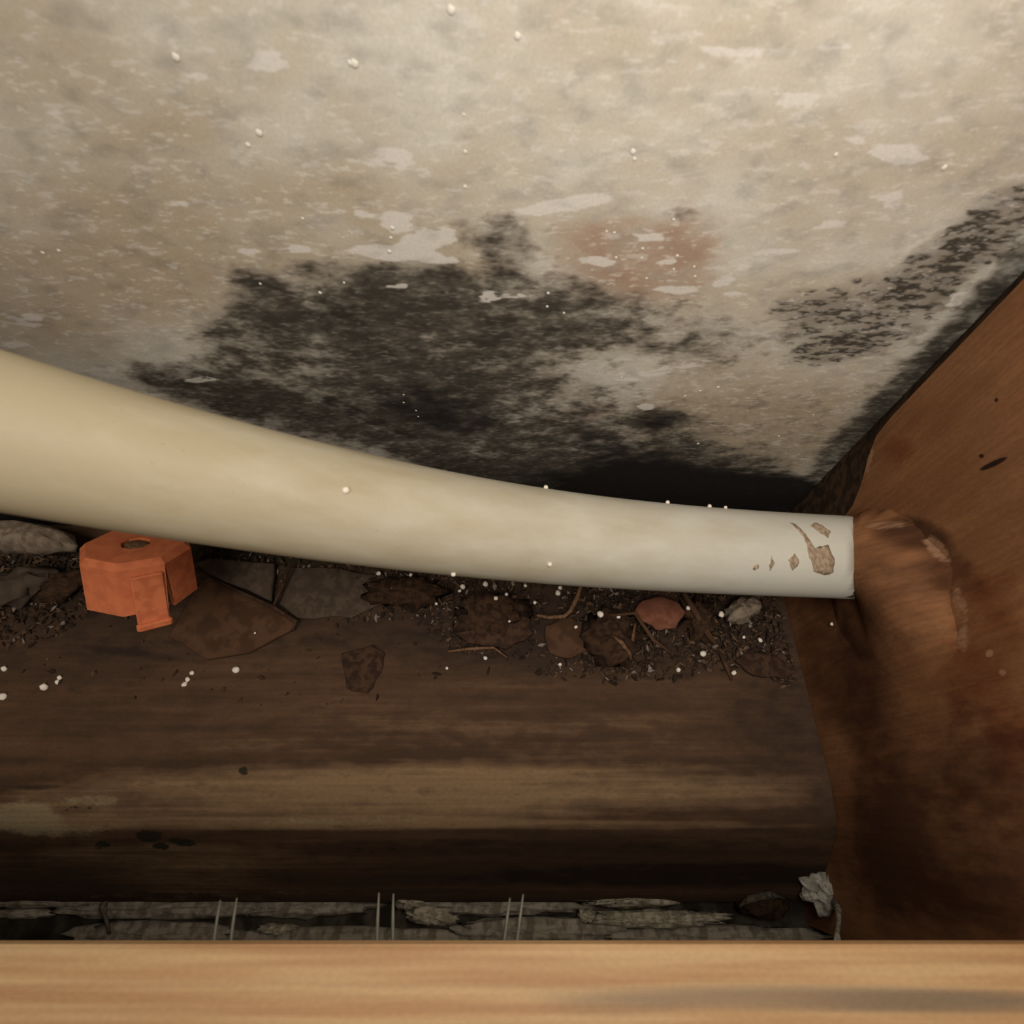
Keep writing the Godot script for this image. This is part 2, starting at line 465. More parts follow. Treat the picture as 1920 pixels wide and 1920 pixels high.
	for p in [[-24.3, 159.1, 0.63], [-23.8, 132, 0.47], [-24.5, 129.9, 0.35], [-25.4, 126.8, 0.48], [-43, 116.5, 0.43], [-55.4, 118.9, 0.31], [-36.9, 119.2, 0.3], [-40.9, 134, 0.32], [21.2, 146.3, 0.51], [21.7, 145.1, 0.37], [0.8, 162.5, 0.54], [-8.8, 165.5, 0.61], [20.5, 131, 0.31], [18.9, 131.3, 0.27], [26.9, 127.5, 0.32], [27.2, 125.3, 0.28], [31.6, 133.8, 0.31], [34.5, 125.8, 0.37], [34.6, 122.6, 0.29], [21.8, 125.4, 0.32], [29.3, 120.3, 0.29], [8.1, 116.4, 0.38], [8.1, 112.7, 0.34], [12.1, 110.8, 0.3], [48.7, 81.4, 0.36], [52.3, 83.6, 0.41], [56.8, 85.1, 0.46], [59.4, 58.4, 0.46], [83.4, 62.4, 0.36], [89, 73, 0.3], [29.4, 89, 0.29], [-30.4, 82, 0.3], [-31, 78.6, 0.3], [-27.8, 72.2, 0.26], [-28, 75, 0.26], [57, 145.8, 0.4], [77.6, 143.6, 0.53], [-8.7, 140.2, 0.37], [-8.2, 146.3, 0.36], [-43.1, 149.3, 0.61], [-45.8, 147.4, 0.46], [38.8, 123.2, 0.3], [39.7, 120.8, 0.3], [-93.7, 127, 0.39], [-97.4, 126.5, 0.4], [-51.4, 159.9, 0.61], [-25, 159.2, 0.42], [-8, 152.1, 0.28]]:
		var o := put("plaster_drop", drop, white, wall)
		o.position = Vector3(p[0], p[1], -100.0) / 1000.0
		o.scale = Vector3.ONE * p[2] / 1000.0


func build_floor() -> void:
	var s := Shape.new()
	var mat := mottled("gritty floor", Color(0.16, 0.14, 0.115), Color(0.33, 0.30, 0.25), 9.0, 0.95, 5, 0.15)
	s.box(Vector3(-0.26, -0.06, WALL_Z - 0.0127), Vector3(0.16, -0.04, 0.14), 0.0)
	tag(put("floor", s.done(), mat), "dusty grey subfloor in the gap below the front board", "", "", "structure")


func build_plate() -> void:
	const W := 1536
	const H := 768
	# u runs along the grain from x = -260 to 106, v from the wall (z = -100) over the top and down the rounded front
	var dark := blob_map([[-53.52, -33.29, 185.26, 0, 2.85, -23.59, 0.6], [-146.15, -33.29, 61.75, 0, 4.87, -14.96, 0.4], [38.02, -45.76, 84.04, 0, -1.61, -18.21, 0.7], [-167.26, -57.58, 48.62, 0, 4.62, -11.49, 0.4], [61.37, -130.34, 83.03, 0, -2.35, -6.84, 1.1], [-38.11, -133, 63.51, 0, 1.64, -3.46, 0.45], [-146.99, -133, 29.03, 0, -3.73, -11.49, 0.3], [100.47, -75.85, 29.77, 0, -5.32, -21.04, 0.6], [15.84, -117.67, 88.02, 0, 0.15, -4.86, 0.5], [-158.66, -96.58, 14.1, 0, 0.36, -0.94, 0.7], [-54.46, -57.58, 4.23, 5.86, 4.13, -3.08, 0.6], [-139.72, -52.74, 24.49, -3.27, 0.3, -1.55, 0.5], [107.71, -103.59, 13.9, 0, -0.67, -10.52, 0.5], [-127.59, -40.63, 40.5, 0, 1.81, -6.21, -0.4]], -260.0, 0.0, 366.0, 183.0, W, H)
	var light := blob_map([[-63.12, -98.92, 98.18, 0, 1.11, -9.66, 0.8], [7.05, -96.58, 74.04, 0, -0.14, -8.73, 0.6], [-79.71, -107.72, 103.97, 0, -0.1, -2.59, 0.8], [32.94, -108.29, 72.81, 0, 0.04, -1.9, 0.6], [77.43, -97.36, 38.71, 0, -1.36, -7.91, 0.3], [-152.88, -103.59, 27.8, 0, 0.91, -6.69, 0.6], [-11.02, -81.04, 91.79, 0, 0.24, -8.53, 0.2], [-116.73, -120.11, 44.22, 0, -0.78, -3.44, 0.3], [-110.1, -130.34, 28.88, 0, -1.48, -6.64, 0.25], [-117, -121.34, 56.73, 0, -1.72, -7.49, 0.5], [-114.32, -133, 36.29, 0, -2, -8.3, 0.3]], -260.0, 0.0, 366.0, 183.0, W, H)
	var ash := blob_map([[-159.5, -106.03, 13.87, 0, 0.14, -6, 1], [-144.33, -110.75, 13.91, 0, -0.6, -2.96, 0.6], [-138, -100.47, 12.23, 0, 0.54, -1.86, 0.6], [-55.47, -106.88, 34.67, 0, 0.01, -1.38, 0.5], [-116.53, -141.73, 55.49, 0, 6.72, 4.63, 0.35]], -260.0, 0.0, 366.0, 183.0, W, H)
	var dark_marks := blob_map([[-118.49, -112.4, 4.53, 0, -0.51, -2.66, 1], [-108.53, -114.77, 4.58, -1.17, -0.64, -1.89, 0.9], [-116.07, -117.19, 2.81, 0, -0.38, -1.7, 1], [-140.79, -103.28, 6.95, 0, 0.29, -1.25, 0.6], [-134.35, -116.46, 3.51, 0, -0.63, -2.42, 0.5], [-89.77, -91.81, 1.61, 0, 0.3, -1.29, 1.1], [-45.88, -118.89, 10.59, 0, -0.17, -1.95, 0.4], [-109.68, -13.22, 90.33, 0, 1.7, -7.04, 0.9], [-190.61, -20.15, 25.41, 0, 4.72, -11.34, 0.7], [-54.93, -21.27, 42.26, 0, 0.81, -6.76, 0.5]], -260.0, 0.0, 366.0, 183.0, W, H)  # dark spots, and a darker band along the wall corner
	var grain := noise_image(W, H, 320.0, 9.0, 31, 4)
	var band := noise_image(W, H, 520.0, 34.0, 32, 3)
	var mid := noise_image(W, H, 60.0, 26.0, 33, 4)
	var fine := noise_image(W, H, 9.0, 5.0, 34, 3)
	var out := PackedByteArray()
	out.resize(W * H * 3)
	for i in W * H:
		var g := grain[i] / 255.0
		var b := band[i] / 255.0
		var m := mid[i] / 255.0
		var f := fine[i] / 255.0
		var c := Vector3(70, 52, 38).lerp(Vector3(90, 66, 47), clampf(0.5 + (b - 0.5) * 1.5 + (m - 0.5) * 0.9, 0.0, 1.0))
		c = c.lerp(Vector3(140, 114, 84), step01(0.15, 0.95, light[i] / 127.5 + (g - 0.5) * 0.22 + (m - 0.5) * 0.35 + (b - 0.5) * 0.35) * 0.9)
		c = c.lerp(Vector3(44, 33, 26), step01(0.2, 1.0, dark[i] / 127.5 + (m - 0.5) * 0.9 + (b - 0.5) * 0.4) * 0.9)
		c = c.lerp(Vector3(150, 136, 104), step01(0.3, 0.8, ash[i] / 127.5 + (m - 0.5) * 0.7 + (f - 0.5) * 0.3) * 0.75)
		c = c.lerp(Vector3(40, 36, 24), step01(0.42, 0.6, dark_marks[i] / 127.5 + (m - 0.5) * 1.3 + (f - 0.5) * 1.0) * step01(0.1, 0.4, dark_marks[i] / 127.5) * 0.85)
		c *= 0.88 + 0.12 * g + 0.10 * f
		out[i * 3] = clampi(int(c.x), 0, 255)
		out[i * 3 + 1] = clampi(int(c.y), 0, 255)
		out[i * 3 + 2] = clampi(int(c.z), 0, 255)
	var mat := picture("damp plate wood", W, H, out, 0.82, 0.03)
	# profile across the plate: [z, y] in millimetres
	var prof := [[-100, 0], [-80, 0.2], [-60, -0.1], [-40, 0.1], [-25, 0], [-10, 0.2], [-4, 0.2], [1, -0.1], [4.5, -0.8], [7.5, -2.2], [11, -5.2], [18, -13], [24, -20], [29, -26], [32, -31], [32.5, -34], [32.5, -39.5]]
	var n := FastNoiseLite.new()
	n.seed = 3
	n.frequency = 9.0
	var along := PackedFloat32Array([0.0])
	for j in range(1, prof.size()):
		along.append(along[-1] + Vector2(prof[j][0] - prof[j - 1][0], prof[j][1] - prof[j - 1][1]).length())
	var r := []
	var uv := []
	var steps := 61
	for j in prof.size():
		var row := []
		var urow := []
		for i in steps:
			var x := lerpf(-0.26, 0.1055, i / float(steps - 1))
			var wob: float = n.get_noise_2d(x * 6.0, prof[j][0] * 0.02) * (0.0012 if prof[j][0] > 0 else 0.0003)
			row.append(Vector3(x, prof[j][1] / 1000.0 + wob, prof[j][0] / 1000.0))
			urow.append(Vector2((x + 0.26) / 0.366, along[j] / 183.0))
		r.append(row)
		uv.append(urow)
	r.reverse()
	uv.reverse()
	var s := Shape.new()
	s.rows(r, uv)
	for e in [0, steps - 1]:
		var ring := []
		for j in r.size():
			ring.append(r[j][e])
		ring.append(Vector3(ring[0].x, -0.0395, -0.1))
		if e:
			ring.reverse()
		ring.reverse()
		s.fan(ring, Vector3(ring[0].x, -0.02, -0.04))
	s.quad(r[0][0], Vector3(-0.26, -0.0395, -0.1), Vector3(0.1055, -0.0395, -0.1), r[0][-1])
	s.quad(Vector3(0.1055, -0.0395, -0.1), Vector3(-0.26, -0.0395, -0.1), r[-1][0], r[-1][-1])
	tag(put("bottom_plate", s.done(), mat), "damp brown bottom plate with rounded edge and a lighter weathered band of grain", "timber")


func build_stud() -> void:
	const W := 1024
	const H := 1400
	# u: z from -100 to 60 mm, v: y from 300 down to -40 mm
	var red := blob_map([[-29.46, 77.88, 4.22, 8.41, 16.98, -16.34, 0.6], [-11.78, 75.88, 0.64, 6.69, 9.06, -4.82, 0.7], [-46.46, 80.36, 6.86, 4.27, 1.99, -5.48, 0.5], [0.31, 63.59, -0.04, 17.12, 12.62, -6.71, 0.3], [-84.11, 76.31, 0.24, 7.05, 5.24, 1.73, 0.5], [-10.6, 27.32, -0.11, 7.86, 27.74, -7.44, 0.4], [-89.31, 118.5, 5.72, 5.22, 5.97, -3.18, 0.2]], -100.0, 300.0, 160.0, 340.0, W, H)
	var dark := blob_map([[-60.41, 74.65, 6.76, 6.64, 2.16, -3.57, 0.9], [-48.15, 79.52, -0.25, 6.24, 7.61, 1.24, 0.5], [-41.65, 20.06, 3.36, 25.21, 26.56, -4.75, 0.6], [14.17, 14.15, -2.35, 30.87, 22.02, -11.71, 0.5], [20.29, 52.97, -3.27, 23.72, 8.41, -4.47, 0.4], [-65.68, 25.87, 8.04, 21.33, 9.68, -5.15, 0.3], [7.37, 44.52, -1.75, 36.85, 25.74, -13.69, 0.35], [-27.94, 31.14, 1.34, 15.96, 20.5, -5.47, 0.4], [-10.81, 61.4, 2.14, 27.39, 13.37, -7.11, 0.25], [-49.62, 60.28, 6.21, 17.49, 15.39, -8.18, 0.45], [11.47, 49.55, -2.9, 37.97, 22.28, -11.85, 0.4], [0.4, 24.06, -0.89, 15.79, 35.11, -11.74, 0.45]], -100.0, 300.0, 160.0, 340.0, W, H)
	var pale := blob_map([[-54.64, 77.49, 5.35, 2.03, 0.32, -2.2, 0.9], [-40.89, 77.39, 0.29, 2.5, 6.01, -0.97, 0.7], [-32.86, 74.15, 0.62, 2.38, 3.32, -1.76, 0.7], [-65.65, 68.8, 2.25, 4.5, 1.28, -0.68, 0.6], [-28.45, 79.65, 0.25, 1.08, 0.84, -0.44, 1.3], [-24.11, 81.02, 0.21, 1.03, 0.81, -0.43, 0.8], [-89.66, 65.34, 2, 2.12, 3.44, -4.24, 0.9], [-45.16, 60.15, 4.31, 13.35, 10.12, -5.38, 0.22], [-58.43, 57.85, 3.35, 8.15, 8.02, -4.27, 0.25]], -100.0, 300.0, 160.0, 340.0, W, H)
	var nick := blob_map([[-65.06, 100.17, 0.6, 3.46, 0.62, -0.02, 1.6], [-68.28, 98.52, 0.47, 0.69, 0.53, -0.28, 0.8], [-77, 107.4, 0.34, 0.41, 0.52, -0.27, 0.8]], -100.0, 300.0, 160.0, 340.0, W, H)
	var grain := noise_image(W, H, 9.0, 260.0, 41, 4)
	var cloud := noise_image(W, H, 130.0, 240.0, 42, 4)
	var mid := noise_image(W, H, 40.0, 55.0, 43, 4)
	var fine := noise_image(W, H, 6.0, 9.0, 44, 3)
	var out := PackedByteArray()
	out.resize(W * H * 3)
	for i in W * H:
		var g := grain[i] / 255.0
		var b := cloud[i] / 255.0
		var m := mid[i] / 255.0
		var f := fine[i] / 255.0
		var c := Vector3(118, 79, 51).lerp(Vector3(136, 94, 62), clampf(0.5 + (b - 0.5) * 1.6 + (m - 0.5) * 0.6, 0.0, 1.0))
		c = c.lerp(Vector3(92, 46, 24), step01(0.2, 1.0, red[i] / 127.5 + (m - 0.5) * 0.7) * 0.85)
		c = c.lerp(Vector3(58, 34, 20), step01(0.2, 1.0, dark[i] / 127.5 + (m - 0.5) * 0.5) * 0.85)
		c = c.lerp(Vector3(160, 124, 98), step01(0.42, 0.8, pale[i] / 127.5 + (m - 0.5) * 0.8 + (f - 0.5) * 0.4) * 0.7)
		c = c.lerp(Vector3(40, 20, 12), step01(0.4, 0.7, nick[i] / 127.5 + (f - 0.5) * 0.3))
		c *= 0.86 + 0.14 * g + 0.14 * f
		out[i * 3] = clampi(int(c.x), 0, 255)
		out[i * 3 + 1] = clampi(int(c.y), 0, 255)
		out[i * 3 + 2] = clampi(int(c.z), 0, 255)
	var mat := picture("stud wood", W, H, out, 0.8, 0.012)
	# the arris next to the wall wanders: [y, z] in millimetres
	var arris := [[-40, -80], [10, -80], [30, -79], [46, -79], [53, -80.5], [60, -84.5], [66, -89.5], [72, -93.2], [80, -94.2], [100, -94.6], [125, -95], [180, -95], [300, -95]]
	var s := Shape.new(false)
	var wane := Shape.new()
	var zf := 0.0400
	var xb := STUD_X + 0.038
	var uvof := func(y: float, z: float) -> Vector2: return Vector2((z * 1000.0 + 100.0) / 160.0, (300.0 - y * 1000.0) / 340.0)
	for j in arris.size() - 1:
		var ya: float = arris[j][0] / 1000.0
		var yb: float = arris[j + 1][0] / 1000.0
		var za: float = arris[j][1] / 1000.0
		var zb: float = arris[j + 1][1] / 1000.0
		var wall_z := -0.0995
		var xa := STUD_X + 0.0035
		var low_a := Vector3(STUD_X, ya, za)
		var low_b := Vector3(STUD_X, yb, zb)
		s.quad(low_a, Vector3(STUD_X, ya, zf), Vector3(STUD_X, yb, zf), low_b, uvof.call(ya, za), uvof.call(ya, zf), uvof.call(yb, zf), uvof.call(yb, zb))
		wane.quad(Vector3(xa, ya, wall_z), low_a, low_b, Vector3(xa, yb, wall_z))
		s.quad(Vector3(xb, ya, wall_z), Vector3(xa, ya, wall_z), Vector3(xa, yb, wall_z), Vector3(xb, yb, wall_z), uvof.call(ya, zf), uvof.call(ya, zf - 0.03), uvof.call(yb, zf - 0.03), uvof.call(yb, zf))
		s.quad(Vector3(STUD_X, ya, zf), Vector3(xb, ya, zf), Vector3(xb, yb, zf), Vector3(STUD_X, yb, zf), uvof.call(ya, zf), uvof.call(ya, 0.0), uvof.call(yb, 0.0), uvof.call(yb, zf))
		s.quad(Vector3(xb, ya, zf), Vector3(xb, ya, wall_z), Vector3(xb, yb, wall_z), Vector3(xb, yb, zf), uvof.call(ya, zf), uvof.call(ya, -0.1), uvof.call(yb, -0.1), uvof.call(yb, zf))
	for e in [0, arris.size() - 1]:
		var y: float = arris[e][0] / 1000.0
		var ring := [Vector3(STUD_X, y, arris[e][1] / 1000.0), Vector3(STUD_X, y, zf), Vector3(xb, y, zf), Vector3(xb, y, -0.0995), Vector3(STUD_X + 0.0035, y, -0.0995)]
		if e == 0:
			ring.reverse()
		s.fan(ring, Vector3(STUD_X + 0.015, y, -0.03))
	var o := put("wall_stud", s.done(), mat)
	tag(o, "reddish brown wooden stud standing at the pipe end with worn pale scrapes", "timber")
	put("bark_edge", wane.done(), mottled("bark edge", Color(0.20, 0.145, 0.10), Color(0.33, 0.25, 0.18), 30.0, 0.95, 5, 0.06), o)
	# the smooth brown collar that the pipe runs into: from a lip round the pipe down to a wide foot on the stud
	var foot := [40, 40, 32, 22, 17, 14.5, 14, 14.5, 18, 25, 32, 38]
	var ctr := Vector2(-63.5, 52) / 1000.0      # z, y of the pipe there
	var n := FastNoiseLite.new()
	n.seed = 5
	n.frequency = 0.9
	var rings := []
	var uvs := []
	for k in 12:
		var row := []
		var urow := []
		var q := k / 11.0
		for i in 72:
			var ang := 5.0 * i
			var j := int(ang / 30.0)
			var reach: float = lerpf(foot[j % 12], foot[(j + 1) % 12], smoothstep(0.0, 1.0, ang / 30.0 - j)) / 1000.0
			var lip := pipe_end(ang)
			var rad := lerpf(0.01235 - 0.0003, reach, q)
			var wob := 1.0 + 0.10 * n.get_noise_2d(cos(deg_to_rad(ang)) * 2.0, sin(deg_to_rad(ang)) * 2.0 + q)
			var fall := 1.0 - q
			var high := STUD_X + 0.0004 - (STUD_X - lip) * (fall * fall * (3.0 - 2.0 * fall)) * (0.9 + 0.1 * wob) if k else lip - 0.0002
			var p := Vector3(high, ctr.y + sin(deg_to_rad(ang)) * rad * (wob if k > 2 else 1.0), ctr.x + cos(deg_to_rad(ang)) * rad * (wob if k > 2 else 1.0))
			row.append(p)
			urow.append(uvof.call(p.y, p.z))
		for list in [row, urow]:
			list.append(list[0])
		urow.reverse()
		uvs.append(urow)
		row.reverse()
		rings.append(row)
	rings.reverse()
	uvs.reverse()
	var cs := Shape.new()
	cs.rows(rings, uvs)
	put("pipe_collar", cs.done(), mat, o).set_meta("label", "smooth grey brown collar round the pipe end")


func build_board() -> void:
	const W := 1024
	const H := 256
	var stripe := blob_map([[58.11, 32.61, 47.19, 0.32, -0.56, 1.96, 0.75], [82.5, 33.21, 27.35, 0.37, -0.74, 1.8, 0.5], [18.61, 33.81, 15.67, 0, -0.13, 1.49, 0.35]], -260.0, 110.0, 366.0, 91.5, W, H)
	var grain := noise_image(W, H, 420.0, 6.0, 51, 4)
	var band := noise_image(W, H, 330.0, 14.0, 52, 3)
	var fine := noise_image(W, H, 5.0, 3.0, 53, 2)
	var out := PackedByteArray()
	out.resize(W * H * 3)
	for i in W * H:
		var g := grain[i] / 255.0
		var b := band[i] / 255.0
		var c := Vector3(164, 126, 86).lerp(Vector3(182, 150, 108), clampf(0.5 + (b - 0.5) * 2.0 + (g - 0.5) * 0.6, 0.0, 1.0))
		c = c.lerp(Vector3(112, 97, 80), step01(0.1, 1.0, stripe[i] / 127.5 + (b - 0.5) * 0.3) * 0.8)
		c *= 0.93 + 0.07 * g + 0.07 * fine[i] / 255.0
		out[i * 3] = clampi(int(c.x), 0, 255)
		out[i * 3 + 1] = clampi(int(c.y), 0, 255)
		out[i * 3 + 2] = clampi(int(c.z), 0, 255)
	var mat := picture("clean pine", W, H, out, 0.6, 0.0, 0.4)
	var prof := [[BOARD_Z + 0.005, BOARD_Y - 0.014], [BOARD_Z, BOARD_Y - 0.0012], [BOARD_Z + 0.0004, BOARD_Y - 0.0003], [BOARD_Z + 0.0012, BOARD_Y], [0.11, BOARD_Y], [0.11, BOARD_Y - 0.014]]
	var s := Shape.new(false)
	var uvof := func(p: Vector3) -> Vector2: return Vector2((p.x + 0.26) / 0.366, (0.11 - p.z) / 0.0915 + (0.02 if p.y < BOARD_Y - 0.002 else 0.0))
	for j in prof.size():
		var k := (j + 1) % prof.size()
		var a := Vector3(-0.26, prof[j][1], prof[j][0])
		var b := Vector3(-0.26, prof[k][1], prof[k][0])
		var c := Vector3(0.1055, prof[k][1], prof[k][0])
		var d := Vector3(0.1055, prof[j][1], prof[j][0])
		s.quad(b, c, d, a, uvof.call(b), uvof.call(c), uvof.call(d), uvof.call(a))
	for x in [-0.26, 0.1055]:
		var ring := []
		for p in prof:
			ring.append(Vector3(x, p[1], p[0]))
		if x < 0:
			ring.reverse()
		ring.reverse()
		s.fan(ring, Vector3(x, BOARD_Y - 0.007, 0.06))
	tag(put("front_board", s.done(), mat), "clean golden pine board across the front with a grey streak along its grain", "board")


# ---------------------------------------------------------------- the pipe and the cap

func build_pipe() -> void:
	var mm := [[-135, 194.05, -41.77], [-110, 162.39, -46.18], [-80, 131, -50.83], [-55, 109.81, -54.15], [-30, 92.67, -56.98], [-5, 79.13, -59.31], [20, 68.75, -61.14], [45, 61.08, -62.48], [70, 55.67, -63.32], [90, 52.68, -63.63], [106, 50.88, -63.65]]
	var c := Curve3D.new()
	var pts := v3(mm)
	for j in pts.size():
		var t: Vector3 = (pts[mini(j + 1, pts.size() - 1)] - pts[maxi(j - 1, 0)]) / 6.0
		c.add_point(pts[j], -t, t)
	c.bake_interval = 0.001
	var total := c.get_baked_length()
	const N := 90
	const SEG := 48
	var r := []
	var uv := []
	var radius := 0.01235
	for j in N + 1:
		var d := total * j / N
		var p := c.sample_baked(d, true)
		var t := (c.sample_baked(minf(d + 0.002, total), true) - c.sample_baked(maxf(d - 0.002, 0.0), true)).normalized()
		var up := (Vector3.UP - t * t.y).normalized()
		var side := t.cross(up)
		var row := []
		var urow := []
		for i in SEG + 1:
			var a := TAU * i / SEG
			var q := p + (side * cos(a) + up * sin(a)) * radius
			q.x = minf(q.x, pipe_end(rad_to_deg(a)))
			row.append(q)
			urow.append(Vector2(j / float(N), i / float(SEG)))
		r.append(row)
		uv.append(urow)
	const W := 1024
	const H := 384
	var n1 := noise_image(W, H, 120.0, 60.0, 61, 4)
	var n2 := noise_image(W, H, 8.0, 6.0, 62, 3)
	var out := PackedByteArray()
	out.resize(W * H * 3)
	for i in W * H:
		var u := (i % W) / float(W)
		var c0 := Vector3(172, 160, 132).lerp(Vector3(192, 190, 177), step01(0.35, 0.85, u + (n1[i] / 255.0 - 0.5) * 0.3))
		c0 *= 0.97 + 0.04 * n1[i] / 255.0 + 0.02 * n2[i] / 255.0
		if n2[i] > 224:
			c0 *= 0.9
		out[i * 3] = clampi(int(c0.x), 0, 255)
		out[i * 3 + 1] = clampi(int(c0.y), 0, 255)
		out[i * 3 + 2] = clampi(int(c0.z), 0, 255)
	var mat := picture("cream plastic", W, H, out, 0.55, 0.0, 0.4)
	var pipe := base("water_pipe", pts[pts.size() - 1])
	tag(pipe, "cream plastic pipe curving across the cavity into the stud", "pipe")
	var s := Shape.new()
	s.rows(r, uv)
	for row in [r[0], r[N]]:
		var ring: Array = row.slice(0, SEG)
		if row == r[0]:
			ring.reverse()
		var heart := Vector3.ZERO
		for q in ring:
			heart += q / SEG
		s.fan(ring, heart)
	var tube_ := put("tube", s.done(), mat, pipe)
	tube_.position = -pipe.position
	# a dried brown dirt smear on the end of the pipe: thin scabs that follow its surface
	var dirt := mottled("dried dirt", Color(0.66, 0.59, 0.50), Color(0.52, 0.44, 0.36), 90.0)
	for k in [[[76.9, 108.4], [78, 88.6], [79, 71], [80.5, 66.6], [82.5, 77.6], [85, 79.8], [86.7, 62.2], [87, 44.6], [84.5, 40.2], [81, 44.6], [79, 62.2], [78.5, 84.2], [77, 97.4], [75.5, 110.6]], [[83.5, 112.8], [85.5, 108.4], [87, 99.6], [85.5, 88.6], [83.5, 95.2], [81.5, 106.2]], [[74.5, 44.6], [76, 55.6], [74.5, 66.6], [72.5, 57.8]], [[67.9, 42.4], [68.5, 53.4], [67.5, 62.2], [67, 49]], [[62.9, 42.4], [64.1, 44.6], [63.7, 51.2], [62.5, 46.8]]]:
		var s2 := Shape.new()
		var rim := []
		var outer := []
		var jag := []
		for q in k.size():
			var a := Vector2(k[q][0], k[q][1])
			var b := Vector2(k[(q + 1) % k.size()][0], k[(q + 1) % k.size()][1])
			jag.append([a.x, a.y])
			for u in [0.33, 0.66]:
				var p := a.lerp(b, u) + Vector2(rng.randf_range(-0.35, 0.35), rng.randf_range(-2.2, 2.2))
				jag.append([p.x, p.y])
		for q in jag:
			var at: Array = on_pipe(c, total, radius, q[0], q[1])
			rim.append(at[0] + at[1] * 0.00012)
			outer.append(at[0] - at[1] * 0.0004)
		var mid := Vector3.ZERO
		for p in rim:
			mid += p / rim.size()
		var skins := [outer]
		for q in [1.0, 0.75, 0.5, 0.25, 0.0]:
			var row := []
			for p in rim:
				var raw: Vector3 = mid.lerp(p, q)
				var fixed := c.get_closest_point(raw)
				row.append(fixed + (raw - fixed).normalized() * (radius + (0.00012 if q == 1.0 else 0.00017)))
			skins.append(row)
		s2.rows(skins, [], true)
		var o := put("dirt_smear", s2.done(), dirt, pipe)
		o.position = -pipe.position
	# the crumbs lying on it
	var bead := lump(Vector3.ONE, 0.3, 8, 6, 8)
	var white := flat_mat("plaster crumb", Color(0.90, 0.86, 0.80), 0.8)
	var says := ["plaster crumb alone on the thick left half of the pipe", "plaster crumb under the middle of the pipe at its lower edge", "plaster crumb on the pipe face just right of its middle", "plaster crumb on the pipe crest below the tan mould patch", "plaster crumb on the pipe crest under the black mould", "second plaster crumb on the pipe crest from the stud", "plaster crumb on the pipe crest nearest the stud"]
	var j := 0
	for q in [[-39.6, 74, 0.75], [-14.2, -6, 0.6], [5.8, 30, 0.6], [6.5, 143, 0.6], [42, 146, 0.6], [55, 146, 0.6], [60, 146, 0.5]]:
		var at: Array = on_pipe(c, total, radius, q[0], q[1])
		var o := put("plaster_crumb", bead, white)
		o.position = at[0] + at[1] * 0.0002
		o.scale = Vector3.ONE * q[2] / 1000.0
		tag(o, says[j], "crumb", "plaster crumbs on the pipe")
		j += 1


# How far along x the pipe's skin shows, by the angle round it: the collar on the stud hides the rest.
func pipe_end(angle: float) -> float:
	return 0.1025 - 0.0085 * maxf(0.0, cos(deg_to_rad(angle - 64.0)))


# The spot on the pipe's skin at X millimetres along, ANGLE degrees round (0 faces the room, 90 up); with its outward direction.
func on_pipe(c: Curve3D, total: float, radius: float, x_mm: float, angle: float) -> Array:
	var lo := 0.0
	var hi := total
	for k in 24:
		var m := (lo + hi) / 2
		if c.sample_baked(m, true).x < x_mm / 1000.0:
			lo = m
		else:
			hi = m
	var p := c.sample_baked(lo, true)
	var t := (c.sample_baked(minf(lo + 0.002, total), true) - c.sample_baked(maxf(lo - 0.002, 0.0), true)).normalized()
	var up := (Vector3.UP - t * t.y).normalized()
	var out := t.cross(up) * cos(deg_to_rad(angle)) + up * sin(deg_to_rad(angle))
	return [p + out * radius, out]


